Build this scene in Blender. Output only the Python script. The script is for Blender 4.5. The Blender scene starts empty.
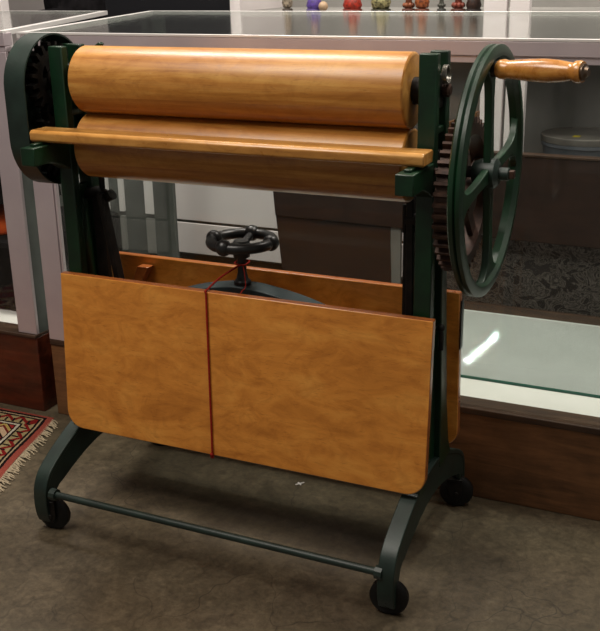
import bpy, bmesh, math, random
from math import pi, sin, cos, radians as R
from mathutils import Vector, Matrix
random.seed(7)
S = bpy.context.scene
COL = S.collection

# ------------------------------------------------------------------ helpers
def lin(h):
    if isinstance(h, str):
        h = [int(h[i:i+2], 16)/255 for i in (0, 2, 4)]
    return tuple(c/12.92 if c <= .04045 else ((c+.055)/1.055)**2.4 for c in h)+(1,)

ORG = {}
def reg(o, org, parent):
    ORG[o.name] = Vector(org)
    if parent is not None:
        o.parent = parent
        o.location = Vector(org)-ORG[parent.name]
    else:
        o.location = org
    return o

def tag(o, label=None, cat=None, group=None, kind=None):
    if label: o['label'] = label
    if cat: o['category'] = cat
    if group: o['group'] = group
    if kind: o['kind'] = kind
    return o

def thing(name, loc, label, cat, group=None, rz=0):
    o = bpy.data.objects.new(name, None); COL.objects.link(o)
    o.empty_display_size = .05
    reg(o, loc, None); o.rotation_euler.z = rz
    return tag(o, label, cat, group)

def obj(name, bm, mat, parent=None, smooth=35, bevel=0, segs=2, origin=None):
    """link a bmesh (world coordinates) as one mesh object with its origin at its own middle"""
    bmesh.ops.recalc_face_normals(bm, faces=bm.faces)
    vs = [v.co for v in bm.verts]
    if origin is None:
        lo = Vector([min(v[i] for v in vs) for i in range(3)]); hi = Vector([max(v[i] for v in vs) for i in range(3)])
        c = (lo+hi)/2
    else:
        c = Vector(origin)
    bmesh.ops.translate(bm, verts=bm.verts, vec=-c)
    me = bpy.data.meshes.new(name); bm.to_mesh(me); bm.free()
    for m in (mat if isinstance(mat, (list, tuple)) else [mat]): me.materials.append(m)
    o = bpy.data.objects.new(name, me); COL.objects.link(o)
    if smooth:
        me.shade_smooth()
        me.set_sharp_from_angle(angle=R(smooth))
    if bevel:
        b = o.modifiers.new('bevel', 'BEVEL'); b.width = bevel; b.segments = segs; b.limit_method = 'ANGLE'; b.angle_limit = R(40)
        b.harden_normals = False
    return reg(o, c, parent)

def struct(name, bm, mat, **k):
    return tag(obj(name, bm, mat, **k), kind='structure')

def box(bm, x0, x1, y0, y1, z0, z1, M=None, mi=0):
    vs = [bm.verts.new((x, y, z)) for x in (x0, x1) for y in (y0, y1) for z in (z0, z1)]
    if M is not None:
        for v in vs: v.co = M @ v.co
    for f in ((0,1,3,2),(4,6,7,5),(0,4,5,1),(2,3,7,6),(0,2,6,4),(1,5,7,3)):
        fc = bm.faces.new([vs[i] for i in f]); fc.material_index = mi
    return bm

def B(*a, **k): return box(bmesh.new(), *a, **k)

def prism(bm, pts, axis, a0, a1, mi=0):
    """extrude polygon pts (the two other coords, in xyz order) along axis"""
    def mk(p, a):
        if axis == 'x': return (a, p[0], p[1])
        if axis == 'y': return (p[0], a, p[1])
        return (p[0], p[1], a)
    A = [bm.verts.new(mk(p, a0)) for p in pts]; C = [bm.verts.new(mk(p, a1)) for p in pts]
    n = len(pts)
    fs = [bm.faces.new(A), bm.faces.new(C[::-1])]
    for i in range(n): fs.append(bm.faces.new((A[i], C[i], C[(i+1) % n], A[(i+1) % n])))
    for f in fs: f.material_index = mi
    return bm

def frame_of(d):
    d = d.normalized()
    up = Vector((0, 0, 1)) if abs(d.z) < .9 else Vector((0, 1, 0))
    a = d.cross(up).normalized(); b = a.cross(d).normalized()
    return a, b

def tube(bm, pts, r, n=10, closed=False, caps=True):
    pts = [Vector(p) for p in pts]; N = len(pts); rings = []
    rr = r if isinstance(r, (list, tuple)) else [r]*N
    prev = None
    for i, p in enumerate(pts):
        if closed: d = pts[(i+1) % N]-pts[i-1]
        else: d = pts[min(i+1, N-1)]-pts[max(i-1, 0)]
        a, b = frame_of(d)
        if prev is not None:
            d.normalize(); a = (prev-d*prev.dot(d)).normalized(); b = a.cross(d).normalized()
        prev = a
        rings.append([bm.verts.new(p+(a*cos(2*pi*k/n)+b*sin(2*pi*k/n))*rr[i]) for k in range(n)])
    for i in range(N if closed else N-1):
        A = rings[i]; C = rings[(i+1) % N]
        for k in range(n): bm.faces.new((A[k], A[(k+1) % n], C[(k+1) % n], C[k]))
    if not closed and caps:
        bm.faces.new(rings[0]); bm.faces.new(rings[-1][::-1])
    return bm

def lathe(bm, a, d, prof, n=32):
    """revolve profile [(t along axis, radius)] about axis from a in direction d"""
    a = Vector(a); d = Vector(d).normalized(); u, v = frame_of(d); rings = []
    for t, r in prof:
        if r <= 1e-6: rings.append([bm.verts.new(a+d*t)])
        else: rings.append([bm.verts.new(a+d*t+(u*cos(2*pi*k/n)+v*sin(2*pi*k/n))*r) for k in range(n)])
    for A, C in zip(rings, rings[1:]):
        for k in range(n):
            k2 = (k+1) % n
            if len(A) == 1 and len(C) == 1: continue
            if len(A) == 1: bm.faces.new((A[0], C[k2], C[k]))
            elif len(C) == 1: bm.faces.new((A[k], A[k2], C[0]))
            else: bm.faces.new((A[k], A[k2], C[k2], C[k]))
    if len(rings[0]) > 1: bm.faces.new(rings[0])
    if len(rings[-1]) > 1: bm.faces.new(rings[-1][::-1])
    return bm

def sphere(bm, c, r, sx=1, sy=1, sz=1, u=14, v=10):
    M = Matrix.Translation(c) @ Matrix.Diagonal((r*sx, r*sy, r*sz, 1))
    bmesh.ops.create_uvsphere(bm, u_segments=u, v_segments=v, radius=1, matrix=M); return bm

def interp(pts, n):
    """Catmull-Rom through pts"""
    P = [Vector(p) for p in pts]; P = [2*P[0]-P[1]]+P+[2*P[-1]-P[-2]]; out = []
    for i in range(1, len(P)-2):
        for k in range(n):
            t = k/n; a, b, c, d = P[i-1:i+3]
            out.append(.5*((2*b)+(c-a)*t+(2*a-5*b+4*c-d)*t*t+(3*b-a-3*c+d)*t**3))
    out.append(P[-2]); return out

# ------------------------------------------------------------------ materials
class NT:
    def __init__(s, name):
        s.m = bpy.data.materials.new(name); s.m.use_nodes = True
        s.n = s.m.node_tree.nodes; s.l = s.m.node_tree.links; s.b = s.n['Principled BSDF']
        s.out = s.n['Material Output']
    def __call__(s, t, **k):
        n = s.n.new(t)
        for a, v in k.items():
            if a in n.inputs.keys(): n.inputs[a].default_value = v
            elif hasattr(n, a): setattr(n, a, v)
        return n
    def link(s, a, b): s.l.new(a, b)
    def coord(s, kind='Object', scale=(1,1,1), rot=(0,0,0), loc=(0,0,0)):
        c = s('ShaderNodeTexCoord'); m = s('ShaderNodeMapping')
        m.inputs['Scale'].default_value = scale; m.inputs['Rotation'].default_value = rot; m.inputs['Location'].default_value = loc
        s.link(c.outputs[kind], m.inputs['Vector']); return m.outputs['Vector']
    def noise(s, vec, scale, detail=5, rough=.55, dist=0):
        n = s('ShaderNodeTexNoise'); n.inputs['Scale'].default_value = scale; n.inputs['Detail'].default_value = detail
        n.inputs['Roughness'].default_value = rough; n.inputs['Distortion'].default_value = dist
        s.link(vec, n.inputs['Vector']); return n.outputs['Fac']
    def ramp(s, fac, stops, const=False):
        r = s('ShaderNodeValToRGB'); e = r.color_ramp.elements
        if const: r.color_ramp.interpolation = 'CONSTANT'
        while len(e) < len(stops): e.new(.5)
        for i, (p, c) in enumerate(stops): e[i].position = p; e[i].color = c if isinstance(c, tuple) else lin(c)
        s.link(fac, r.inputs['Fac']); return r.outputs['Color']
    def math(s, op, a, b=None, c=None):
        m = s('ShaderNodeMath', operation=op)
        for i, v in enumerate((a, b, c)):
            if v is None: continue
            if isinstance(v, (int, float)): m.inputs[i].default_value = v
            else: s.link(v, m.inputs[i])
        return m.outputs[0]
    def mix(s, fac, a, b, mode='MIX'):
        m = s('ShaderNodeMix', data_type='RGBA', blend_type=mode)
        for i, v in ((0, fac), (6, a), (7, b)):
            if isinstance(v, (int, float)): m.inputs[i].default_value = v
            elif isinstance(v, str): m.inputs[i].default_value = lin(v)
            elif isinstance(v, tuple): m.inputs[i].default_value = v
            else: s.link(v, m.inputs[i])
        return m.outputs[2]
    def bump(s, h, strength=.2, dist=.002):
        b = s('ShaderNodeBump'); b.inputs['Strength'].default_value = strength; b.inputs['Distance'].default_value = dist
        s.link(h, b.inputs['Height']); s.link(b.outputs['Normal'], s.b.inputs['Normal'])
    def set(s, color=None, rough=.5, metal=0, spec=.5, coat=0, coat_rough=.1):
        if color is not None:
            if isinstance(color, str): s.b.inputs['Base Color'].default_value = lin(color)
            else: s.link(color, s.b.inputs['Base Color'])
        if isinstance(rough, (int, float)): s.b.inputs['Roughness'].default_value = rough
        else: s.link(rough, s.b.inputs['Roughness'])
        s.b.inputs['Metallic'].default_value = metal; s.b.inputs['Specular IOR Level'].default_value = spec
        s.b.inputs['Coat Weight'].default_value = coat; s.b.inputs['Coat Roughness'].default_value = coat_rough
        return s.m

def plain(name, c, rough=.6, metal=0, spec=.4, c2=None, scale=20):
    t = NT(name)
    if c2:
        f = t.noise(t.coord(), scale); col = t.ramp(f, [(.35, c), (.65, c2)])
        t.bump(f, .12, .0006)
        return t.set(col, rough, metal, spec)
    return t.set(c, rough, metal, spec)

def paint(name, c, cd, chip='6e6a60', rough=.42, chipth=.72):
    t = NT(name); v = t.coord()
    f = t.noise(v, 14, 6); base = t.ramp(f, [(.35, cd), (.7, c)])
    w = t.noise(v, 55, 6, .7); k = t.ramp(w, [(chipth, (0,0,0,1)), (chipth+.04, (1,1,1,1))])
    col = t.mix(k, base, chip)
    t.bump(t.noise(v, 130, 3), .25, .001)
    return t.set(col, rough, 0, .5)

def honey_wood(name, dark, mid, light, stretch=(1.2, 14, 14), fine=1.0, rough=.28, coat=.5, stave=False, fig=2.2):
    t = NT(name); v = t.coord(scale=stretch)
    g = t.noise(v, 2.5*fine, 8, .62, .8); col = t.ramp(g, [(.3, dark), (.5, mid), (.72, light)])
    if stave:
        c = t('ShaderNodeTexCoord'); sp = t('ShaderNodeSeparateXYZ'); t.link(c.outputs['Object'], sp.inputs[0])
        a = t.math('ARCTAN2', sp.outputs['Z'], sp.outputs['Y'])
        st = t.math('FLOOR', t.math('MULTIPLY', t.math('ADD', a, 3.3), 11/(2*pi)))
        wn = t('ShaderNodeTexWhiteNoise', noise_dimensions='1D'); t.link(st, wn.inputs['W'])
        tint = t.ramp(wn.outputs['Value'], [(0, 'd4b488'), (.5, 'f0dab0'), (1, 'ffeec8')])
        col = t.mix(1.0, col, tint, 'MULTIPLY')
        # scuffs
        sc = t.noise(t.coord(scale=(6, 60, 60)), 3, 4, .7); k = t.ramp(sc, [(.70, (0,0,0,1)), (.76, (1,1,1,1))])
        col = t.mix(t.math('MULTIPLY', k, .45), col, 'e8cda4')
    # birch-like figure
    f2 = t.noise(t.coord(scale=(1, 1.6, 1.6)), 9*fig/2.2, 5, .6, 2.5)
    col = t.mix(.26, col, t.ramp(f2, [(.34, 'a87c50'), (.55, 'ffffff')]), 'MULTIPLY')
    sp_ = t.noise(t.coord(scale=(8, 60, 60)), 5, 4, .7)
    col = t.mix(.35, col, t.ramp(sp_, [(.30, '8a5a30'), (.42, 'ffffff')]), 'MULTIPLY')
    t.bump(g, .05, .001)
    r = t.ramp(f2, [(.2, (rough-.05,)*3+(1,)), (.8, (rough+.12,)*3+(1,))])
    return t.set(col, r, 0, .5, coat, .25)

def brown_wood(name, dark, light, stretch=(1.5, 12, 12), rough=.5, coat=.0, spots=0.):
    t = NT(name); g = t.noise(t.coord(scale=stretch), 3, 8, .65, .5)
    col = t.ramp(g, [(.3, dark), (.7, light)])
    b = t.noise(t.coord(), 6, 5, .6); col = t.mix(.5, col, t.ramp(b, [(.35, '6a6a6a'), (.65, 'ffffff')]), 'MULTIPLY')
    if spots:
        w = t.noise(t.coord(scale=(1, 1, 3)), 34, 4, .7); k = t.ramp(w, [(spots, (0,0,0,1)), (spots+.03, (1,1,1,1))])
        col = t.mix(k, col, '9a8a78')
    t.bump(g, .1, .001)
    return t.set(col, rough, 0, .4, coat)

def glass(name, tint='eef6f2', ior=1.5, haze=0., gr=.015):
    t = NT(name); n, l = t.n, t.l
    tr = t('ShaderNodeBsdfTransparent'); tr.inputs[0].default_value = lin(tint)
    gl = t('ShaderNodeBsdfGlossy'); gl.inputs['Roughness'].default_value = gr; gl.inputs[0].default_value = (1,1,1,1)
    fr = t('ShaderNodeFresnel'); ge = t('ShaderNodeNewGeometry')     # thin pane: same reflectance from both faces
    iv = t('ShaderNodeMix', data_type='FLOAT'); iv.inputs[2].default_value = ior; iv.inputs[3].default_value = 1/ior
    l.new(ge.outputs['Backfacing'], iv.inputs[0]); l.new(iv.outputs[0], fr.inputs['IOR'])
    mx = t('ShaderNodeMixShader'); l.new(fr.outputs[0], mx.inputs[0]); l.new(tr.outputs[0], mx.inputs[1]); l.new(gl.outputs[0], mx.inputs[2])
    last = mx
    if haze:
        df = t('ShaderNodeBsdfDiffuse'); df.inputs[0].default_value = lin('b8b4ac')
        m2 = t('ShaderNodeMixShader'); f = t.noise(t.coord(scale=(1, 1, .4)), 3, 4)
        l.new(t.math('MULTIPLY', f, haze*2), m2.inputs[0])
        l.new(mx.outputs[0], m2.inputs[1]); l.new(df.outputs[0], m2.inputs[2]); last = m2
    l.new(last.outputs[0], t.out.inputs['Surface']); t.n.remove(t.b)
    return t.m

M = {}
M['green'] = paint('dark_green_paint', '083018', '061f10', '3c4436', .38)
M['green_leg'] = paint('worn_grey_green_paint', '1e2f28', '13201b', '5c584e', .45, .70)
M['teal'] = paint('teal_green_paint', '14292c', '0f1f22', '4a4840', .55, .72)
M['iron'] = plain('black_iron', '0c0b0a', .5, .1, .25, '1d1814', 40)
M['black'] = plain('black_enamel', '141414', .35, .1, .5, '202020', 60)
M['rust'] = plain('rusty_brown_iron', '2c1c15', .5, .45, .5, '4c352a', 45)
M['rubber'] = plain('black_caster_rubber', '0a0a0a', .5, 0, .3, '131110', 60)
M['steel'] = plain('bare_steel', '9a968e', .3, .9)
M['brass'] = plain('worn_steel_cap', '6a5a4c', .35, .8)
M['roller'] = honey_wood('maple_roller_wood', '9e6c30', 'c29250', 'd6b070', (1.0, 16, 16), stave=True, coat=.2, rough=.36)
M['endgrain'] = honey_wood('end_grain_wood', '8a5a24', 'ae7a38', 'c89650', (9, 9, 9), coat=.2, rough=.4)
M['plank'] = honey_wood('feed_board_wood', 'a06a2c', 'c88e46', 'dcaa62', (1.2, 18, 10), coat=.4)
M['leaf'] = honey_wood('birch_leaf_wood', 'bf7629', 'd88b36', 'e69f46', (3.0, 8, 8), coat=.45, fig=2.6, rough=.32)
M['leafedge'] = honey_wood('leaf_edge_wood', '8a4a20', 'a45c2a', 'b87038', (1.5, 12, 12), coat=.4)
M['handle'] = honey_wood('handle_wood', '9c6224', 'bc7c34', 'd09648', (7, 12, 12), coat=.6, rough=.25, fig=6)
M['base'] = brown_wood('case_base_wood', '553822', '936540', (1.2, 10, 10), .5, spots=.74)
M['base_red'] = brown_wood('red_brown_case_base', '341209', '6e301a', (1.2, 9, 9), .38, .2, spots=.76)
M['base_top'] = brown_wood('case_ledge_wood', '33231a', '58402f', (1.2, 10, 10), .55)
M['panel'] = brown_wood('dark_walnut_panel', '2a1812', '40281e', (2, 14, 14), .65, spots=.735)
M['rail'] = plain('brushed_aluminium', 'b9acb2', .38, .35, .5, 'c6babd', 4)
M['railtop'] = plain('bright_aluminium_edge', 'e6e2e0', .3, .3)
M['white'] = plain('white_enamel', 'd8d0cf', .5, 0, .4, 'e2dbda', 3)
M['offwhite'] = plain('white_case_floor_board', 'dad7d2', .45, 0, .3, 'e6e2de', 5)
M['cabgrey'] = plain('grey_cabinet_back', '7d7c78', .6, 0, .3, '8e8b87', 4)
M['darkgrey'] = plain('dark_grey_board', '4a4c4a', .6, 0, .3, '5c5e5b', 6)
M['wall'] = plain('grey_wall_paint', 'a39c9c', .8, 0, .2, 'aea8a6', 2)
M['glass'] = glass('case_glass', 'fdfdfd', 1.3)
M['glass_back'] = glass('case_back_glass', 'fdfdfd', 1.12)
M['glass_shelf'] = glass('shelf_glass', 'f0f2f2', 1.3)
M['glass_top'] = glass('case_top_glass', 'f4f8f6', 1.14, 0, .12)
M['glass_dusty'] = glass('dusty_case_glass', 'f8faf9', 1.25, .008)
M['glass_edge'] = plain('green_glass_edge', '1f5a4c', .2)
M['string'] = plain('red_string', '9c2418', .8, 0, .2, '7e1a12', 300)
M['blackcloth'] = plain('black_cloth', '0c0b0c', .9, 0, .1, '181618', 40)
M['blackboard'] = plain('black_box_face', '0e0f14', .5)
M['redcloth'] = plain('red_orange_cloth', '8e2c14', .9, 0, .1, 'b5501e', 18)

def floor_mat():
    t = NT('stained_concrete'); v = t.coord()
    a = t.noise(v, 1.6, 8, .65, .6); col = t.ramp(a, [(.30, '50463a'), (.5, '655946'), (.72, '7e705a')])
    b = t.noise(v, 9, 7, .7, 1.0); col = t.mix(.5, col, t.ramp(b, [(.35, '8c8c8c'), (.65, 'ffffff')]), 'MULTIPLY')
    f = t.noise(v, 60, 5, .7); col = t.mix(.45, col, t.ramp(f, [(.35, '8a8a8a'), (.62, 'ffffff')]), 'MULTIPLY')
    g2 = t.noise(v, 26, 8, .75, 1.5); col = t.mix(.35, col, t.ramp(g2, [(.38, '747474'), (.55, 'ffffff')]), 'MULTIPLY')
    wv = t('ShaderNodeTexVoronoi', feature='DISTANCE_TO_EDGE'); wv.inputs['Scale'].default_value = 5
    # warp cracks
    nz = t('ShaderNodeTexNoise'); nz.inputs['Scale'].default_value = 6; t.link(v, nz.inputs['Vector'])
    mx = t('ShaderNodeMix', data_type='VECTOR'); mx.inputs[0].default_value = .25
    t.link(v, mx.inputs[4]); t.link(nz.outputs['Color'], mx.inputs[5]); t.link(mx.outputs[1], wv.inputs['Vector'])
    ck = t.ramp(wv.outputs['Distance'], [(0, (1,1,1,1)), (.010, (0,0,0,1))])
    ck = t.math('MULTIPLY', ck, t.ramp(t.noise(v, 2.3, 3), [(.40, (0,0,0,1)), (.6, (.8,.8,.8,1))]))
    col = t.mix(ck, col, '2e2820')
    t.bump(f, .12, .001)
    r = t.ramp(a, [(.3, (.32,)*3+(1,)), (.7, (.5,)*3+(1,))])
    return t.set(col, r, 0, .45)
M['floor'] = floor_mat()

def rug_mat():
    t = NT('woven_red_rug'); c = t('ShaderNodeTexCoord'); sp = t('ShaderNodeSeparateXYZ'); t.link(c.outputs['UV'], sp.inputs[0])
    u, v = sp.outputs['X'], sp.outputs['Y']     # metres from the fringed end / from the long edge
    wob = t.math('MULTIPLY', t.math('SUBTRACT', t.noise(c.outputs['UV'], 60, 2), .5), .006)
    v2 = t.math('ADD', v, .012)
    d = t.math('ADD', t.math('MINIMUM', u, v2), wob); s = t.math('MAXIMUM', u, v)
    tri = t.math('PINGPONG', s, .026)
    zig = t.math('ABSOLUTE', t.math('SUBTRACT', t.math('SUBTRACT', d, .046), tri))      # zigzag vine in the border
    vine = t.math('LESS_THAN', zig, .008)
    band = t.ramp(t.math('DIVIDE', d, .5), [(0, '96483c'), (.042, '1c1010'), (.062, 'a89070'), (.074, '180e0e'), (.088, 'a08c64'),
            (.165, '180e0e'), (.180, 'c4b8a4'), (.196, '1a1010'), (.208, '7a1c1c')], True)
    inb = t.math('MULTIPLY', t.math('GREATER_THAN', d, .044), t.math('LESS_THAN', d, .0825))
    col = t.mix(t.math('MULTIPLY', vine, inb), band, '7c1a18')
    dots = t.math('MULTIPLY', t.math('LESS_THAN', t.math('PINGPONG', t.math('ADD', s, .014), .014), .004), t.math('MULTIPLY', inb, t.math('GREATER_THAN', d, .058)))
    col = t.mix(dots, col, '1a1412')
    # field: nested lozenges
    loz = t.math('ADD', t.math('PINGPONG', u, .07), t.math('PINGPONG', v, .09))
    fld = t.ramp(t.math('FRACT', t.math('MULTIPLY', loz, 9)), [(0, '8a2220'), (.3, '1c1212'), (.38, 'c8a888'), (.62, '6e2420'), (.72, 'b89a58'), (.84, '1c1212'), (.9, '9a2a28')], True)
    col = t.mix(t.math('GREATER_THAN', d, .104), col, fld)
    n = t.noise(c.outputs['UV'], 320, 3, .7); col = t.mix(.6, col, t.ramp(n, [(.35, '707070'), (.65, 'ffffff')]), 'MULTIPLY')
    t.bump(n, .6, .003)
    return t.set(col, .95, 0, .1)
M['rug'] = rug_mat()
M['fringe'] = plain('cream_fringe', 'b8a88e', .9, 0, .1, '9a8a72', 200)

def greyrug_mat():
    t = NT('grey_patterned_weave'); v = t.coord(scale=(1, 1, 1.3))
    n = t.noise(v, 15, 3, .6, 1.6)
    col = t.ramp(n, [(.42, '3e3937'), (.47, '807872'), (.52, '403b39'), (.57, '7a726c'), (.62, '464140')])
    t.bump(t.noise(v, 300, 2), .5, .002)
    return t.set(col, .95, 0, .1)
M['greyrug'] = greyrug_mat()

# ------------------------------------------------------------------ setting
f = bmesh.new(); box(f, -4, 4, -4, 3.6, -.05, 0); struct('floor', f, M['floor'], smooth=0)
struct('wall_back', B(-4, 4, 2.6, 2.7, 0, 3), M['wall'], smooth=0)
struct('wall_left', B(-4.1, -4, -4, 2.6, 0, 3), M['wall'], smooth=0)
struct('ceiling', B(-4.1, 4, -4, 2.7, 3.0, 3.1), plain('ceiling_white', 'b8b2a8', .9), smooth=0)

# ------------------------------------------------------------------ the mangle
mg = thing('rotary_mangle', (0, 0, 0), 'antique green cast iron mangle with two maple rollers, drop leaves and large crank wheel', 'mangle')
YR, ZU, ZL, LR, RR = -.0215, 1.0664, .917, .394, .075

def roller(z, name='roller'):
    prof = [(-LR, .01), (-LR, RR-.006), (-LR+.001, RR-.003), (-LR+.004, RR), (LR-.004, RR), (LR-.001, RR-.003), (LR, RR-.006), (LR, .01)]
    bm = lathe(bmesh.new(), (0, YR, z), (1, 0, 0), prof, 96)
    for fc in bm.faces:
        if abs(fc.calc_center_median().x) > LR-.002: fc.material_index = 1
    o = obj(name, bm, [M['roller'], M['endgrain']], mg, smooth=40, origin=(0, YR, z))
    a = lathe(bmesh.new(), (-.50, YR, z), (1, 0, 0), [(0, .013), (.07, .013), (.08, .027), (.11, .027), (.111, .013), (.889, .013), (.89, .027), (.925, .027), (.93, .013), (.935, .013)], 24)
    tag(obj('axle', a, M['iron'], o), 'black iron axle')
    return o
roller(ZU); roller(ZL)

def side_frame(s):
    """cast side frame: two uprights on an arched pair of legs; s=+1 right, -1 left"""
    xa, xb = (.417, .454) if s > 0 else (-.459, -.422)
    bm = bmesh.new()
    front = [(-.070, 1.142), (-.048, 1.142), (-.046, .85), (-.046, .60), (-.050, .40), (-.060, .21), (-.115, .215), (-.098, .27), (-.086, .35), (-.076, .50), (-.0704, .65)]
    rear = [(.020, 1.142), (.000, 1.142), (.000, .85), (.012, .60), (.030, .40), (.040, .21), (.125, .215), (.104, .255), (.080, .36), (.051, .61), (.030, .85)]
    prism(bm, front, 'x', xa, xb); prism(bm, rear, 'x', xa, xb)
    # recessed web between the uprights
    xm = (xa+xb)/2
    prism(bm, [(-.05, .82), (.012, .82), (.035, .40), (.05, .215), (-.07, .215), (-.055, .40)], 'x', xm-.012, xm+.004)
    # cross ties (bearing slots)
    box(bm, xa+.004, xb-.004, -.05, .005, .985, .999)
    o = obj('side_frame', bm, M['green'], mg, smooth=30, bevel=.0025)
    # arched legs: T-section swept in the YZ plane
    fa, fb = (.416, .453) if s > 0 else (-.474, -.437)
    half = [(-.262, .024), (-.270, .050), (-.272, .085), (-.267, .120), (-.247, .152), (-.205, .180), (-.155, .204), (-.11, .222), (-.05, .236), (0, .239)]
    pts = [(p[0], p[1]) for p in half]+[(-p[0], p[1]) for p in half[-2::-1]]
    cur = interp([(0, a, b) for a, b in pts], 5)
    bm = bmesh.new()
    def sweep(x0, x1, d0, dfun):
        rings = []
        for i, p in enumerate(cur):
            t = (cur[min(i+1, len(cur)-1)]-cur[max(i-1, 0)]).normalized(); n = Vector((0, t.z, -t.y))  # inwards/down
            a = p+n*d0; b = p+n*dfun(i/(len(cur)-1))
            rings.append([bm.verts.new((x0, a.y, a.z)), bm.verts.new((x1, a.y, a.z)), bm.verts.new((x1, b.y, b.z)), bm.verts.new((x0, b.y, b.z))])
        for A, C in zip(rings, rings[1:]):
            for k in range(4): bm.faces.new((A[k], A[(k+1) % 4], C[(k+1) % 4], C[k]))
        bm.faces.new(rings[0]); bm.faces.new(rings[-1][::-1])
    sweep(fa, fb, 0, lambda t: .012)
    fm = (fa+fb)/2
    sweep(fb-.011, fb-.0008, .006, lambda t: .013+.066*math.sin(pi*t)**.8)
    obj('leg_arch', bm, M['green_leg'], mg, smooth=40, bevel=.002)
    # feed board bracket reaching to the front
    bm = prism(bmesh.new(), [(-.200, .934), (-.072, .934), (-.072, .865), (-.10, .880), (-.14, .893), (-.200, .893)], 'x', xa, xb)
    box(bm, xa+.010, xb-.012, -.178, -.120, .934, .940)
    obj('board_bracket', bm, M['green'], mg, bevel=.002)
    # bearing blocks between the uprights
    for z in (ZU, ZL):
        b = B(xa+.004, xb-.006, -.046, .0, z-.032, z+.034); obj('bearing_block', b, M['iron'], mg, bevel=.003)
    return o
side_frame(1); side_frame(-1)

# casters: fork + wheel
def caster(x, y, a, first=[None]):
    P_ = Vector((x, y, 0))
    if first[0] is None:
        r = .042
        bm = bmesh.new()
        lathe(bm, (0, -.012, r), (0, 1, 0), [(0, .008), (0, .026), (.003, r-.003), (.006, r), (.018, r), (.021, r-.003), (.024, .026), (.024, .008)], 32)
        w = obj('caster_wheel', bm, M['rubber'], mg, origin=(0, 0, r))
        bm = bmesh.new()
        for q in (-.020, .0155):
            prism(bm, [(-.012, .030), (.004, .022), (.014, .036), (.014, .074), (-.024, .078), (-.024, .060)], 'y', q, q+.0045)
        box(bm, -.024, .014, -.020, .020, .072, .082)
        lathe(bm, (0, 0, .080), (0, 0, 1), [(0, .013), (.010, .013), (.012, .009), (.03, .009)], 16)
        lathe(bm, (0, -.024, r), (0, 1, 0), [(0, .006), (.048, .006)], 12)
        fk = obj('caster_fork', bm, M['iron'], w, origin=(0, 0, r), bevel=.0012)
        first[0] = (w, fk)
    else:
        w0, f0 = first[0]
        w = w0.copy(); COL.objects.link(w); w.parent = mg
        fk = f0.copy(); COL.objects.link(fk); fk.parent = w
    w.location = (x, y, .042); w.rotation_euler = (0, 0, a)
for x, y, a in ((-.440, -.243, R(8)), (.434, -.243, R(6)), (-.440, .243, R(10)), (.440, .246, R(12))): caster(x, y, a)

# tie rods across the feet
for y in (-.262, .258):
    bm = tube(bmesh.new(), [(-.43, y, .107), (.43, y, .107)], .0085, 14)
    for s in (-1, 1):
        lathe(bm, (s*.418-.008, y, .107), (1, 0, 0), [(0, .015), (.016, .015)], 10)
    tag(obj('tie_rod', bm, M['green_leg'], mg), None)

# feed board
bm = prism(bmesh.new(), [(-.150, .940), (-.155, .944), (-.156, .960), (-.150, .966), (-.098, .966), (-.092, .963), (-.096, .942), (-.098, .940)], 'x', -.466, .458)
obj('feed_board', bm, M['plank'], mg, smooth=50, bevel=.003, segs=3)

# drop leaves
def leaf(y_top, y_bot, sgn, zt=.6193, zb=.2275):
    th = .019
    x0, x1, r = -.4564, .4723, .045
    pts = [(x0, zt), (x1, zt)]
    pts += [(x1-r+r*cos(a), zb+r-r*sin(a)) for a in [i*pi/2/8 for i in range(9)]]
    pts += [(x0+r-r*sin(a), zb+r-r*cos(a)) for a in [i*pi/2/8 for i in range(9)]]
    bm = prism(bmesh.new(), pts, 'y', 0, th)
    k = (y_bot-y_top)/(zt-zb)
    for v in bm.verts: v.co.y = v.co.y*sgn + y_top + k*(zt-v.co.z)
    bm.normal_update()
    for fc in bm.faces:
        if abs(fc.normal.y) < .6: fc.material_index = 1
    return obj('drop_leaf', bm, [M['leaf'], M['leafedge']], mg, smooth=25, bevel=.0025)
tag(leaf(-.1083, -.1366, 1), 'front wooden drop leaf')
rl = leaf(.1083, .1366, -1); tag(rl, 'rear wooden drop leaf')
# iron strap on the end of the rear leaf + small cleat, hinge pin hooks
bm = B(.455, .4725, .098, .110, .47, .585); 
o = tag(obj('end_strap', B(.4735, .4765, .093, .112, .485, .60), M['black'], rl, bevel=.001), 'black iron strap')
obj('cleat', prism(bmesh.new(), [(-.35, .60), (-.318, .60), (-.345, .555), (-.37, .555)], 'y', .060, .088), M['leafedge'], mg, bevel=.001)
bm = tube(bmesh.new(), [(.456, -.03, .575), (.466, -.03, .575), (.468, -.032, .56), (.468, -.034, .53)], .006, 10)
sphere(bm, (.466, -.03, .578), .009); obj('hook', bm, M['iron'], mg)
# leaf support bars between the frames (carry the leaves)
for y in (-.092, .088):
    obj('leaf_bar', B(-.43, .43, y-.006, y+.006, .40, .43), M['leafedge'], mg, bevel=.001)

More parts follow.
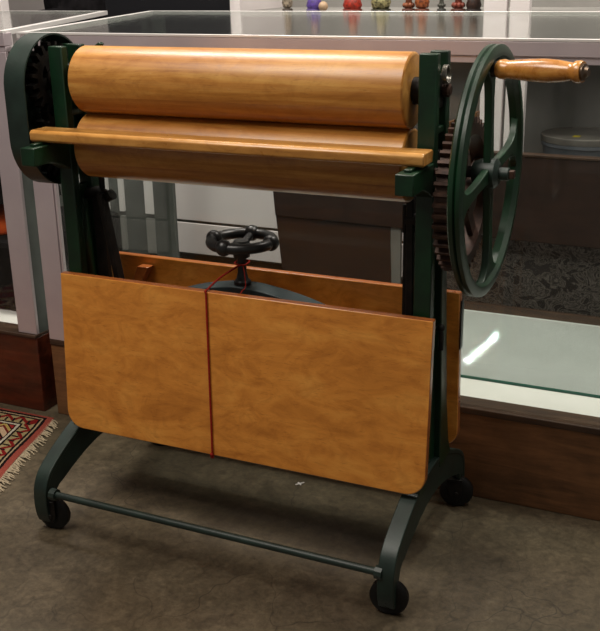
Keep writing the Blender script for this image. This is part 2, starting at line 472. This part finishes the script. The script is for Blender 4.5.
# bow leaf spring with screw and hand wheel
bow = [(-.40, .455), (-.33, .505), (-.25, .550), (-.15, .588), (-.06, .607), (-.02, .610), (.03, .608), (.13, .590), (.22, .560), (.31, .515), (.39, .455)]
c = interp([(a, 0, b) for a, b in bow], 5); bm = bmesh.new(); rings = []
for i, p in enumerate(c):
    q = 1-abs(i/(len(c)-1)-.5)*2; h = .009+.011*q
    rings.append([bm.verts.new((p.x, y, p.z+dz)) for y, dz in ((-.028, 0), (.028, 0), (.028, -h), (-.028, -h))])
for A, C in zip(rings, rings[1:]):
    for k in range(4): bm.faces.new((A[k], A[(k+1) % 4], C[(k+1) % 4], C[k]))
bm.faces.new(rings[0]); bm.faces.new(rings[-1][::-1])
tag(obj('leaf_spring', bm, M['teal'], mg, smooth=40, bevel=.002), 'dark teal bow spring')
bm = lathe(bmesh.new(), (-.020, 0, .44), (0, 0, 1), [(0, .010), (.165, .010), (.166, .020), (.178, .020), (.184, .014), (.20, .0105), (.235, .0105), (.236, .019), (.262, .023), (.275, .017)], 24)
scr = obj('screw', bm, M['black'], mg)
# tension hand wheel: ring with four knobs and a cross bar
cx, cz, rr = -.018, .713, .071
bm = bmesh.new(); ring = [(cx+rr*cos(a), rr*sin(a), cz) for a in [2*pi*i/48 for i in range(48)]]
tube(bm, ring, .0125, 12, closed=True)
for a in (R(-97), R(5), R(98), R(182)):
    sphere(bm, (cx+rr*cos(a), rr*sin(a), cz+.001), .019, u=16, v=12)
for a in (R(-97), R(98)):
    tube(bm, [(cx, 0, cz-.012), (cx+rr*.5*cos(a), rr*.5*sin(a), cz-.004), (cx+rr*cos(a), rr*sin(a), cz)], .009, 10)
tag(obj('tension_wheel', bm, M['black'], mg, smooth=60), 'black ring hand wheel with knobs')

# lever links from the spring ends up to the lower bearings
def bar(pts, w, t, name='link_bar', mat='iron'):
    bm = bmesh.new()
    for (a, b) in zip(pts, pts[1:]):
        a = Vector(a); b = Vector(b); d = (b-a); L = d.length; q = d.to_track_quat('Z', 'Y').to_matrix().to_4x4()
        box(bm, -w/2, w/2, -t/2, t/2, 0, L, M=Matrix.Translation(a) @ q)
    return obj(name, bm, M[mat], mg, bevel=.002)
bar([(.392, -.004, .45), (.386, -.004, .86)], .024, .016)
bar([(.374, .006, .45), (.374, .006, .80)], .012, .012)
bar([(-.402, -.004, .45), (-.402, -.004, .80)], .030, .016)
bar([(-.330, -.02, .47), (-.382, -.02, .80)], .026, .014)
bm = bmesh.new(); tube(bm, [(-.44, 0, .792), (-.40, -.004, .800), (-.372, -.006, .790), (-.36, -.006, .797)], .014, 12)
tube(bm, [(-.392, 0, .79), (-.392, 0, .905)], .007, 10)
obj('link_hook', bm, M['iron'], mg)
bm = bmesh.new(); tube(bm, [(.378, -.004, .80), (.40, -.004, .80)], .014, 12); tube(bm, [(.372, 0, .77), (.372, 0, .83)], .006, 10)
obj('link_hook', bm, M['iron'], mg)

# ---- gears
def gear(name, c, r, x0, x1, n, mat, spokes=5, hub=.03, rimw=.022, th=.012, parent=mg):
    cy, cz = c; bm = bmesh.new(); out = []
    for i in range(n):
        for q, rad in ((0, r-th), (.22, r-th), (.36, r), (.64, r), (.78, r-th)):
            a = 2*pi*(i+q)/n; out.append((cy+rad*cos(a), cz+rad*sin(a)))
    N = len(out); inner = [(cy+(r-th-rimw)*cos(2*pi*(k/N)), cz+(r-th-rimw)*sin(2*pi*(k/N))) for k in range(N)]
    V = [[bm.verts.new((x, p[0], p[1])) for p in L] for L in (out, inner) for x in (x0, x1)]
    o0, o1, i0, i1 = V
    for k in range(N):
        j = (k+1) % N
        bm.faces.new((o0[k], o0[j], o1[j], o1[k])); bm.faces.new((i0[k], i1[k], i1[j], i0[j]))
        bm.faces.new((o0[k], i0[k], i0[j], o0[j])); bm.faces.new((o1[k], o1[j], i1[j], i1[k]))
    lathe(bm, (x0-.004, cy, cz), (1, 0, 0), [(0, hub), (x1-x0+.008, hub)], 24)
    xm = (x0+x1)/2
    for s in range(spokes):
        a = 2*pi*s/spokes+.4
        Mx = Matrix.Translation((xm, cy, cz)) @ Matrix.Rotation(a, 4, 'X')
        box(bm, -.006, .006, hub*.8, r-th-rimw*.6, -.013, .013, M=Mx)
    return obj(name, bm, M[mat], parent, smooth=30)
gear('drive_gear', (.012, .856), .158, .474, .508, 46, 'rust', 5, .035)
gear('roller_gear', (YR, ZU), .083, -.504, -.482, 20, 'iron', 4, .025, .018, .018)
gear('roller_gear', (YR, ZL), .083, -.504, -.482, 20, 'iron', 4, .025, .018, .018)
# gear guard: strip loop around the roller gears
gx0, gx1 = -.538, -.482
zc0, zc1, gr = .936, 1.050, .118; gy = -.020
loop = [(gy+gr*cos(a), zc1+gr*sin(a)) for a in [pi*i/24 for i in range(25)]]+[(gy+gr*cos(a), zc0+gr*sin(a)) for a in [pi+pi*i/24 for i in range(25)]]
bm = bmesh.new(); n = len(loop); V = []
for k, (y, z) in enumerate(loop):
    zz = min(max(z, zc0), zc1); d = Vector((y-gy, z-zz)).normalized()*.004
    V.append([bm.verts.new((gx0, y, z)), bm.verts.new((gx1, y, z)), bm.verts.new((gx1, y-d.x, z-d.y)), bm.verts.new((gx0, y-d.x, z-d.y))])
for k in range(n):
    A, C = V[k], V[(k+1) % n]
    for j in range(4): bm.faces.new((A[j], A[(j+1) % 4], C[(j+1) % 4], C[j]))
# outer side plate with a row of slots near its top
def ring_pt(k, inset):
    y, z = loop[k % n]; zz = min(max(z, zc0), zc1); q = (gr-inset)/gr
    return (gy+(y-gy)*q, zz+(z-zz)*q)
slots = {10, 12, 14, 16, 18, 20}
inner = [ring_pt(k, .040) for k in range(n)]
prism(bm, inner, 'x', gx0, gx0+.004)
for k in range(n):
    if k in slots: continue
    A, C, D, E_ = ring_pt(k, .003), ring_pt(k+1, .003), ring_pt(k+1, .041), ring_pt(k, .041)
    prism(bm, [A, C, D, E_], 'x', gx0, gx0+.004)
tag(obj('gear_guard', bm, M['green_leg'], mg, smooth=40), 'grey green strip gear guard')
obj('guard_bracket', B(-.53, -.456, -.04, -.02, .824, .84), M['green'], mg, bevel=.002)
obj('guard_bracket', B(-.500, -.456, .02, .035, 1.130, 1.141), M['green'], mg, bevel=.002)
# pointed arm behind upper roller, left top
bm = prism(bmesh.new(), [(-.454, 1.105), (-.43, 1.118), (-.385, 1.146), (-.378, 1.142), (-.40, 1.11), (-.42, 1.085), (-.454, 1.08)], 'y', .022, .036)
obj('top_arm', bm, M['green'], mg, bevel=.002)

# ---- big crank wheel
WX, WY, WZ, WR = .548, -.012, .910, .234
bm = bmesh.new(); ring = []; prof = []
N = 96; sec = [(-.012, -.012), (.004, -.014), (.014, -.008), (.014, .006), (.010, .013), (.003, .013), (0, .009), (-.003, .013), (-.010, .013), (-.014, .006)]
rings = []
for i in range(N):
    a = 2*pi*i/N
    rings.append([bm.verts.new((WX+sx, WY+(WR+sr)*cos(a), WZ+(WR+sr)*sin(a))) for sx, sr in sec])
for i in range(N):
    A, C = rings[i], rings[(i+1) % N]
    for k in range(len(sec)): bm.faces.new((A[k], A[(k+1) % len(sec)], C[(k+1) % len(sec)], C[k]))
wheel = obj('crank_wheel', bm, M['green'], mg, smooth=35, origin=(WX, WY, WZ))
for s in range(4):
    t0 = R(97)+pi/2*s; e = WR-.010; pts = []
    prof = [(.020, .016), (.05, .0125), (.10, .0105), (.15, .0115), (.180, .016), (.200, .027), (.212, .045), (.216, .062)]
    cs, sn = cos(t0), sin(t0)
    for r_, h in prof: pts.append((WY+r_*cs-h*sn, WZ+r_*sn+h*cs))
    for r_, h in prof[::-1]: pts.append((WY+r_*cs+h*sn, WZ+r_*sn-h*cs))
    obj('spoke', prism(bmesh.new(), pts, 'x', WX-.008, WX+.007), M['green'], wheel, smooth=30, bevel=.004, segs=3)
bm = lathe(bmesh.new(), (WX-.030, WY, WZ), (1, 0, 0), [(0, .022), (.02, .030), (.045, .030), (.052, .020), (.052, .013), (.070, .013), (.072, .010)], 24)
obj('hub', bm, M['green_leg'], wheel)
obj('shaft', lathe(bmesh.new(), (.44, WY, WZ), (1, 0, 0), [(0, .012), (.085, .012)], 16), M['iron'], mg)
bm = bmesh.new(); box(bm, WX+.036, WX+.052, WY-.008, WY+.008, WZ-.008, WZ+.008); obj('set_screw', bm, M['rust'], wheel, bevel=.002)
# crank handle
h0 = Vector((.556, -.050, 1.115)); h1 = Vector((.738, -.108, 1.119)); d = h1-h0; L = d.length
prof = [(.012, .015), (.016, .0175), (.026, .0185), (.034, .0165), (.040, .0172), (.075, .0200), (.110, .0215), (.135, .0200), (.158, .0165), (.166, .0160), (.170, .0195), (.178, .0200), (L-.008, .0185)]
hd = tag(obj('crank_handle', lathe(bmesh.new(), h0, d, prof, 32), M['handle'], wheel, smooth=50), 'turned wooden handle')
obj('ferrule', lathe(bmesh.new(), h0-d*.02, d, [(0, .015), (.016, .015), (.017, .012)], 20), M['iron'], hd)
obj('end_cap', lathe(bmesh.new(), h0, d, [(L-.010, .0150), (L-.004, .0150), (L-.002, .010), (L+.003, .007)], 20), M['brass'], hd)

# bolts and spring on the right frame head
for (x, y, z, r_) in ((.445, -.008, 1.068, .014), (.456, -.03, .80, .008), (.456, -.065, .917, .009)):
    bm = lathe(bmesh.new(), (x-.004, y, z), (1, 0, 0), [(0, r_*.8), (.008, r_*.8), (.009, r_), (.020, r_), (.024, r_*.6)], 16); obj('bolt', bm, M['rust'], mg)
pts = []
for i in range(61):
    a = 2*pi*i/20; pts.append((.454+.010*i/60, -.024+.017*cos(a), 1.100+.017*sin(a)))
tag(obj('coil_spring', tube(bmesh.new(), pts, .0018, 6), M['steel'], mg), 'bright steel coil spring')

# ---- red string around the front leaf and the screw
def yf(z): return -.1083-.0283*(.6193-z)/(.6193-.2319)
o_ = .003
pts = [(-.018, -.016, .660), (-.045, -.060, .640), (-.055, -.100, .624), (-.056, -.112, .6205)]
pts += [(-.054+.012*(k/8)*(1), yf(.61-.38*k/8)-o_, .615-.383*k/8) for k in range(9)]
pts += [(-.043, -.128, .2285), (-.043, -.114, .236)]
pts = [Vector(p) for p in pts]
bm = tube(bmesh.new(), interp(pts, 3), .0023, 8)
tube(bm, interp([(-.018, -.016, .660), (-.004, -.013, .662), (-.006, .010, .665), (-.030, .010, .664), (-.035, -.008, .661), (-.018, -.016, .660)], 4), .002, 6)
tube(bm, interp([(-.010, -.014, .660), (.006, -.035, .632), (.012, -.05, .618), (.014, -.087, .600), (-.02, -.1125, .42), (-.040, -.1145, .24)], 4), .0012, 6)
for p in ((-.043, -.1415, .232), (-.043, -.139, .225)): sphere(bm, p, .0045, u=8, v=6)
tag(obj('red_string', bm, M['string']), 'thin red string tied round the front leaf and the black screw', 'string')

# ------------------------------------------------------------------ display case (right, behind the mangle)
CX0, CX1, CY0, CY1 = -.853, 1.75, .30, 1.08
dc = thing('display_case', (.45, .69, 0), 'long low glass display case on brown wooden base behind the mangle', 'display case')
bm = B(CX0, CX1, CY0+.004, CY1, 0, .232)
obj('base', bm, M['base'], dc, bevel=.003)
bm = B(CX0, CX1, CY0, CY0+.070, .232, .250); obj('ledge', bm, M['base_top'], dc, bevel=.003)
obj('case_floor', B(CX0+.004, CX1-.004, CY0+.071, CY1-.004, .226, .238), M['offwhite'], dc)
gs = obj('glass_shelf', B(CX0+.03, CX1-.03, .512, CY1-.03, .2385, .2445), M['glass_shelf'], dc)
obj('shelf_edge', B(CX0+.03, CX1-.03, .508, .5118, .2385, .2455), M['glass_edge'], dc)
bm = B(CX0, CX1, CY0, CY0+.034, 1.108, 1.140); box(bm, CX0, CX1, CY0+.004, CY0+.030, 1.092, 1.108)
obj('top_rail', bm, M['rail'], dc, bevel=.0015)
obj('rail_lip', B(CX0, CX1, CY0-.001, CY0+.012, 1.140, 1.1465), M['railtop'], dc, bevel=.001)
obj('back_rail', B(CX0-.06, CX1, CY1-.014, CY1, 1.156, 1.1685), M['railtop'], dc, bevel=.001)
obj('back_sill', B(CX0, CX1, CY1-.016, CY1, .232, .262), M['base_top'], dc)
# side top rail slanting to the rear
def rail_between(a, b, w, h, name, mat, parent):
    a = Vector(a); b = Vector(b); d = (b-a); q = d.to_track_quat('Y', 'Z').to_matrix().to_4x4()
    return obj(name, box(bmesh.new(), -w/2, w/2, 0, d.length, -h/2, h/2, M=Matrix.Translation(a) @ q), M[mat], parent, bevel=.001)
rail_between((CX0+.012, CY0, 1.138), (-.913, CY1, 1.160), .024, .016, 'side_rail', 'railtop', dc)
def vpost(x0, x1, y0, y1, z0, z1, parent, name='corner_post', mat='rail', dx=0):
    return obj(name, B(x0, x1, y0, y1, z0, z1), M[mat], parent, bevel=.0015)
vpost(CX0, CX0+.068, CY0+.002, CY0+.030, .250, 1.092, dc)
vpost(CX0+.071, CX0+.078, CY0+.004, CY0+.016, .250, 1.092, dc)
vpost(-.945, -.860, CY1-.02, CY1, .262, 1.156, dc, 'rear_post', 'darkgrey')
# panes
obj('front_pane', B(CX0+.08, CX1-.02, CY0+.016, CY0+.021, .250, 1.092), M['glass_dusty'], dc)
obj('back_pane', B(CX0, CX1-.02, CY1-.010, CY1-.006, .262, 1.156), M['glass_back'], dc)
bm = prism(bmesh.new(), [(CX0+.01, CY0+.035), (CX0+.015, CY0+.035), (-.875, CY1-.025), (-.880, CY1-.025)], 'z', .250, 1.115)
obj('side_pane', bm, M['glass_dusty'], dc)
bm = bmesh.new()
vs = [bm.verts.new(p) for p in ((CX0+.024, CY0+.012, 1.141), (CX1, CY0+.012, 1.141), (CX1, CY1-.014, 1.163), (-.900, CY1-.014, 1.163))]
bm.faces.new(vs); r_ = bmesh.ops.extrude_face_region(bm, geom=bm.faces[:]); bmesh.ops.translate(bm, verts=[v for v in r_['geom'] if isinstance(v, bmesh.types.BMVert)], vec=(0, 0, .005))
obj('glass_top', bm, M['glass_top'], dc)

# ------------------------------------------------------------------ second case at the left edge
lc = thing('display_case', (-1.45, .69, 0), 'glass display case on red-brown wooden base at the left edge', 'display case')
LX0, LX1 = -2.1, -.899
obj('base', B(LX0, LX1, .298, 1.08, 0, .246), M['base_red'], lc, bevel=.003)
obj('ledge', B(LX0, LX1, .292, .36, .246, .256), M['base_top'], lc, bevel=.002)
obj('case_floor', B(LX0, LX1-.004, .361, 1.06, .246, .254), M['offwhite'], lc)
bm = B(LX0, LX1, .30, .335, 1.108, 1.143); box(bm, LX0, LX1, .304, .33, 1.092, 1.107); obj('top_rail', bm, M['rail'], lc, bevel=.0015)
obj('rail_lip', B(LX0, LX1, .299, .312, 1.143, 1.149), M['railtop'], lc)
obj('back_rail', B(LX0, LX1-.20, 1.066, 1.08, 1.156, 1.1675), M['railtop'], lc)
rail_between((LX1-.010, .30, 1.142), (-1.106, 1.08, 1.161), .020, .014, 'side_rail', 'railtop', lc)
vpost(LX1-.071, LX1, .302, .314, .256, 1.092, lc)
obj('post_return', B(LX1-.060, LX1-.001, .3145, .375, .256, 1.092), M['darkgrey'], lc)
obj('front_pane', B(LX0, LX1-.075, .315, .320, .256, 1.092), M['glass'], lc)
bm = bmesh.new()
vs = [bm.verts.new(p) for p in ((LX0, .312, 1.144), (LX1-.022, .312, 1.144), (-1.118, 1.066, 1.163), (LX0, 1.066, 1.163))]
bm.faces.new(vs); r_ = bmesh.ops.extrude_face_region(bm, geom=bm.faces[:]); bmesh.ops.translate(bm, verts=[v for v in r_['geom'] if isinstance(v, bmesh.types.BMVert)], vec=(0, 0, .004))
obj('glass_top', bm, M['glass_top'], lc)

# things in the left case: folded textiles and small ware
def heap(name, c, s, mat, label, cat, seed, amp=.18, parent=None):
    rnd = random.Random(seed); bm = bmesh.new(); bmesh.ops.create_icosphere(bm, subdivisions=4, radius=1)
    ph = [(rnd.uniform(2, 6), rnd.uniform(2, 6), rnd.uniform(2, 6), rnd.uniform(0, 6)) for _ in range(6)]
    for v in bm.verts:
        k = 1+amp*sum(sin(a*v.co.x+b*v.co.y*1.3+c_*v.co.z+d_) for a, b, c_, d_ in ph)/3
        z = max(v.co.z*k, -.35)
        v.co = Vector((c[0]+v.co.x*k*s[0], c[1]+v.co.y*k*s[1], c[2]+(z+.35)*s[2]))
    return tag(obj(name, bm, mat, smooth=60), label, cat)
heap('folded_cloth', (-1.42, .62, .49), (.28, .20, .075), M['redcloth'], 'red and orange cloth lying on black stand in left case', 'cloth', 3, .12)
obj_ = obj('display_stand', B(-1.75, -1.01, .45, .95, .255, .49), M['blackcloth'], smooth=0, bevel=.02); tag(obj_, 'black draped display stand inside the left case', 'stand')
heap('black_cloth', (-1.30, .62, .60), (.24, .18, .25), M['blackcloth'], 'crumpled black cloth piled above the red cloth', 'cloth', 9, .2)

# ------------------------------------------------------------------ white cabinet behind the cases
cb = thing('display_cabinet', (.1, 1.6, 0), 'tall white display cabinet with drawers standing behind the glass case', 'cabinet')
KX0, KX1, KY0, KY1 = -1.045, 1.75, 1.35, 1.80
obj('plinth', B(KX0, KX1, KY0+.03, KY1, 0, .222), M['base_top'], cb)
obj('carcass', B(KX0, KX1, KY0+.012, KY1, .222, .60), M['darkgrey'], cb)
for z0, z1 in ((.230, .354), (.365, .598)):
    for x0, x1 in ((KX0, -.20), (-.195, .65), (.655, KX1)):
        obj('drawer', B(x0, x1, KY0, KY0+.0115, z0, z1), M['white'], cb, bevel=.002)
obj('back_panel', B(-.76, KX1, KY1-.02, KY1, .60, 1.9), M['cabgrey'], cb)
obj('side_panel', B(-.76, -.74, KY0+.01, KY1-.021, .60, 1.9), M['white'], cb)
obj('shelf', B(-.739, KX1, KY0+.02, KY1-.021, 1.135, 1.152), M['cabgrey'], cb)
obj('post', B(.172, .246, KY0, KY0+.03, .60, 1.9), M['white'], cb, bevel=.001)
obj('post', B(.257, .320, KY0, KY0+.03, .60, 1.9), M['white'], cb, bevel=.001)
obj('post', B(-.74, -.715, KY0, KY0+.019, .60, 1.9), M['white'], cb, bevel=.001)

# reflections in the glass left of it, built as pale strips on a board
sc = thing('reflection_panel', (-1.5, 1.40, 0), 'dark grey panel with pale upright strips imitating reflections in the case end glass', 'panel')
obj('board', B(-2.1, -1.05, 1.40, 1.43, 0, .98), M['darkgrey'], sc)
for x0, x1 in ((-1.52, -1.46), (-1.44, -1.38), (-1.325, -1.305), (-1.20, -1.15), (-1.115, -1.10)):
    obj('reflection_strip', B(x0, x1, 1.385, 1.3995, .365, .72), M['white'], sc); obj('reflection_strip', B(x0, x1, 1.385, 1.3995, .20, .345), M['cabgrey'], sc)
wp = B(-1.97, -1.880, 1.45, 1.50, 0, 2.4)
tag(obj('white_post', wp, M['white'], bevel=.002), 'white upright post at the top left corner behind the cases', 'post')

# dark board standing behind the case
pb = thing('wooden_headboard', (.2, 1.15, 0), 'dark brown wooden headboard standing upright right behind the glass case', 'headboard')
bm = prism(bmesh.new(), [(-.508, .735), (1.5, .735), (1.5, .455), (-.488, .475)], 'y', 1.13, 1.16); obj('upper_panel', bm, M['panel'], pb, bevel=.003)
bm = prism(bmesh.new(), [(-.488, .474), (-.062, .470), (-.045, .0), (-.44, .0)], 'y', 1.137, 1.157); obj('lower_panel', bm, M['panel'], pb)
obj('cap_strip', B(-.508, 1.5, 1.126, 1.163, .7355, .743), M['base_top'], pb, bevel=.001)
obj('leg', B(-.060, -.025, 1.14, 1.157, 0, .4695), M['cabgrey'], pb)
obj('leg', B(1.44, 1.49, 1.135, 1.157, 0, .4545), M['panel'], pb)
bm = prism(bmesh.new(), [(.105, .7435), (.223, .7435), (.223, .867), (.105, .822)], 'y', 1.127, 1.162)
tag(obj('wood_block', bm, M['base'], smooth=0, bevel=.002), 'brown wooden block with slanted top, just left of the white posts', 'block')
tag(obj('grey_rug', B(-.02, 1.6, 1.215, 1.24, 0, .56), M['greyrug'], smooth=0), 'dim grey patterned rug hanging behind the dark wooden headboard', 'rug')

# tub with yellow tag
tb = thing('lidded_tub', (.485, 1.60, .60), 'round grey lidded tub with yellow sticker in the white cabinet', 'tub')
bm = lathe(bmesh.new(), (.485, 1.60, .601), (0, 0, 1), [(0, .125), (.105, .145), (.107, .150), (.117, .150), (.119, .147)], 40); obj('body', bm, plain('grey_tin', '5a616a', .4, .3, .5, '6c7076', 8), tb)
bm = lathe(bmesh.new(), (.485, 1.60, .7205), (0, 0, 1), [(0, .150), (.012, .152), (.020, .152), (.022, .148), (.018, .144), (.018, 0)], 40); obj('lid', bm, plain('tub_lid', '686460', .5, .1, .4, '7a766e', 10), tb)
obj('sticker', B(.452, .476, 1.530, 1.562, .7388, .7398), plain('yellow_sticker', 'c8b828', .6), tb)

# ------------------------------------------------------------------ figurines on the cabinet shelf
ZS = 1.1525
def figurine(x, y, label, base, body, head, w=.03, h=.12, arms=True, shape='skirt', rz=0):
    t = thing('figurine', (x, y, ZS), label, 'figurine', 'figurines on the cabinet shelf', 0)
    mb = plain('fig_body_'+body, body, .5, 0, .4, base, 90); mh = plain('fig_skin_'+head, head, .5); ms = plain('fig_base_'+base, base, .6)
    bm = lathe(bmesh.new(), (x, y, ZS), (0, 0, 1), [(0, w*.95), (.006, w*.95), (.009, w*.8)], 20); obj('base', bm, ms, t)
    if shape == 'skirt':
        pr = [(.009, w*.8), (.02, w*.95), (.04, w*.75), (h*.5, w*.40), (h*.62, w*.5), (h*.72, w*.35), (h*.78, w*.15)]
    elif shape == 'round':
        pr = [(.009, w*.4), (.015, w*.8), (.03, w*.98), (.045, w*.8), (h*.55, w*.45), (h*.66, w*.5), (h*.78, w*.2)]
    else:
        pr = [(.009, w*.55), (.02, w*.6), (.035, w*.42), (.05, w*.62), (h*.6, w*.6), (h*.7, w*.5), (h*.78, w*.15)]
    bm = lathe(bmesh.new(), (x, y, ZS), (0, 0, 1), pr, 20)
    if arms:
        for s in (-1, 1): tube(bm, [(x+s*w*.4, y, ZS+h*.68), (x+s*w*.85, y-.008, ZS+h*.5), (x+s*w*.5, y-.02, ZS+h*.42)], w*.16, 8)
    for k in range(7):      # ruffles and folds at the foot
        a = 2*pi*k/7+rz; sphere(bm, (x+w*.62*cos(a), y+w*.62*sin(a), ZS+.020), w*.30, sz=1.2, u=8, v=6)
    obj('body', bm, mb, t, smooth=60)
    bm = sphere(bmesh.new(), (x, y, ZS+h*.88), h*.13, sz=1.15); obj('head', bm, mh, t, smooth=60)
    hb = sphere(bmesh.new(), (x, y+.004, ZS+h*.92), h*.14, sz=1.0); obj('hair', hb, ms, t, smooth=60)
FIG = [(-.560, 'small pale figurine with round foot, first of the shelf row', '3a3028', 'a89a86', 'b09880', .020, 'round'),
 (-.455, 'figurine in purple robe beside a tan ball', '4a3a70', '5c4498', 'c0a080', .030, 'skirt'),
 (-.310, 'figurine in bright red dress on the shelf', '6a2418', 'b03020', 'b88a6a', .036, 'skirt'),
 (-.205, 'cream and green figurine with dark edges', '2e2c1e', 'a8a070', 'c8b898', .036, 'round'),
 (-.105, 'brown orange figurine standing mid shelf', '4c2418', '8c5030', 'b08868', .024, 'upright'),
 (-.058, 'orange and brown seated figurine', '5a2c18', 'a85c30', 'c09070', .026, 'round'),
 (.010, 'slim dark grey figurine with thin curved foot', '2c2c28', '5c5c54', '9a8a78', .016, 'upright'),
 (.068, 'reddish brown square figurine near the post', '4a2418', '8a4030', 'a88060', .026, 'upright'),
 (.120, 'dark brown figurine right beside the white post', '201410', '3c2820', '8a6a54', .027, 'skirt')]
for x, lab, b_, bo, he, w, shp in FIG: figurine(x, 1.42, lab, b_, bo, he, w, shape=shp, rz=x*9)
tag(obj('tan_ball', sphere(bmesh.new(), (-.412, 1.40, ZS+.017), .017, u=20, v=14), plain('tan_ball', 'a88e72', .5), smooth=60), 'small tan ball next to the purple figurine', 'ball')

# black box and jewellery cloth beyond the cases, upper left
tag(obj('black_box', B(-1.37, -.79, 1.46, 1.85, 1.0, 1.45), M['blackboard'], smooth=0, bevel=.004), 'large black box beside the white cabinet behind the case', 'box')
tag(obj('stand_table', B(-1.87, -.78, 1.44, 1.88, .985, .9995), M['darkgrey'], smooth=0), 'grey table top beneath the black box and cloth', 'table')
heap('black_cloth', (-1.635, 1.62, 1.0), (.20, .10, .165), M['blackcloth'], 'black cloth heap with pale specks left of black box', 'cloth', 5, .22)
for k, (x, y, z) in enumerate(((-1.30, 1.42, 1.0), (-1.26, 1.46, 1.0), (-1.20, 1.45, 1.0))): pass

# ------------------------------------------------------------------ oriental rug at lower left
rg = thing('oriental_rug', (-1.2, 0, 0), 'red patterned woollen rug with cream fringe at the lower left', 'rug')
A_ = Vector((-.835, .262, 0)); Bq = Vector((-.640, -.42, 0)); dv = (Bq-A_).normalized(); lv = Vector((-1, -.02, 0)).normalized()
bm = bmesh.new(); uvl = bm.loops.layers.uv.new('UV')
nu, nv = 30, 34; LU, LV = 1.3, .95; G = {}
for i in range(nu+1):
    for j in range(nv+1):
        u, v = LU*i/nu, LV*j/nv; p = A_+lv*u+dv*v
        G[i, j] = (bm.verts.new((p.x+.004*sin(v*17), p.y, .007+.0012*sin(u*21)*sin(v*13))), bm.verts.new((p.x+.004*sin(v*17), p.y, .0005)), u, v)
for i in range(nu):
    for j in range(nv):
        q = [G[i, j], G[i+1, j], G[i+1, j+1], G[i, j+1]]
        fc = bm.faces.new([a[0] for a in q])
        for lp, a in zip(fc.loops, q): lp[uvl].uv = (a[2], a[3])
        fc = bm.faces.new([a[1] for a in q][::-1])
def edge(a, b):
    fc = bm.faces.new((a[0], a[1], b[1], b[0]))
    for lp, q in zip(fc.loops, (a, a, b, b)): lp[uvl].uv = (q[2], q[3])
for i in range(nu): edge(G[i, 0], G[i+1, 0]); edge(G[i, nv], G[i+1, nv])
for j in range(nv): edge(G[0, j], G[0, j+1]); edge(G[nu, j], G[nu, j+1])
obj('pile', bm, M['rug'], rg, smooth=60)
bm = bmesh.new()
for k in range(150):
    v = .012+.93*k/150; p = A_+dv*v; a = random.uniform(-.35, .35); L = random.uniform(.025, .042)
    e = p+Vector((cos(a), sin(a)-.25, 0))*L
    tube(bm, [(p.x-.002, p.y, .005), ((p.x+e.x)/2, (p.y+e.y)/2+random.uniform(-.003, .003), .006), (e.x, e.y, .0025)], [.0024, .0020, .0014], 5)
tag(obj('fringe', bm, M['fringe'], rg), 'cream knotted fringe', kind='stuff')
bm = bmesh.new(); Mx = Matrix.Translation((.028, .190, 0)) @ Matrix.Rotation(.9, 4, 'Z')
box(bm, -.013, .013, -.002, .002, .0005, .002, M=Mx); box(bm, -.004, .000, -.009, .006, .0008, .0030, M=Mx)
tag(obj('paper_scrap', bm, M['white'], smooth=0), 'tiny white paper scrap on the floor under the mangle', 'scrap')

# ------------------------------------------------------------------ lights
def area(x, y, z, sx, sy, power, rot=(0, 0, 0), col=(1, .93, .84), spread=180):
    l = bpy.data.lights.new('ceiling_or_streak_light', 'AREA'); l.shape = 'RECTANGLE'; l.size = sx; l.size_y = sy; l.energy = power; l.color = col; l.spread = R(spread)
    o = bpy.data.objects.new('ceiling_or_streak_light', l); COL.objects.link(o); o.location = (x, y, z); o.rotation_euler = rot
    return o
area(-.9, .75, 2.95, 1.2, .30, 58)
area(-.6, -1.3, 2.95, 1.2, 1.2, 56)
area(1.5, -.4, 2.95, .3, 1.2, 20)
area(.9, .9, 2.95, .3, 1.2, 54)
area(.368, .75, 2.90, .010, .30, .5, (0, 0, R(-6)), (1, .98, .95), .7)  # added beam imitating a reflected streak on the case floor, not a room lamp
w = bpy.data.worlds.new('room'); S.world = w; w.use_nodes = True
w.node_tree.nodes['Background'].inputs[0].default_value = (.9, .86, .8, 1); w.node_tree.nodes['Background'].inputs[1].default_value = .18

# ------------------------------------------------------------------ camera
yaw, pitch, roll, F = .4333, -.3383, -.0178, 991.8561
fw = Vector((-sin(yaw)*cos(pitch), cos(yaw)*cos(pitch), sin(pitch))); r0 = Vector((cos(yaw), sin(yaw), 0)); u0 = r0.cross(fw)
r1 = cos(roll)*r0+sin(roll)*u0; u1 = -sin(roll)*r0+cos(roll)*u0
cam = bpy.data.cameras.new('camera'); co = bpy.data.objects.new('camera', cam); COL.objects.link(co)
mt = Matrix((r1, u1, -fw)).transposed().to_4x4(); mt.translation = (1.0212, -1.9373, 1.3024); co.matrix_world = mt
cam.sensor_fit = 'HORIZONTAL'; cam.sensor_width = 36; cam.lens = F/600*36; cam.clip_start = .05
S.camera = co
S.view_settings.view_transform = 'Standard'; S.view_settings.look = 'None'; S.view_settings.exposure = 0; S.view_settings.gamma = 1
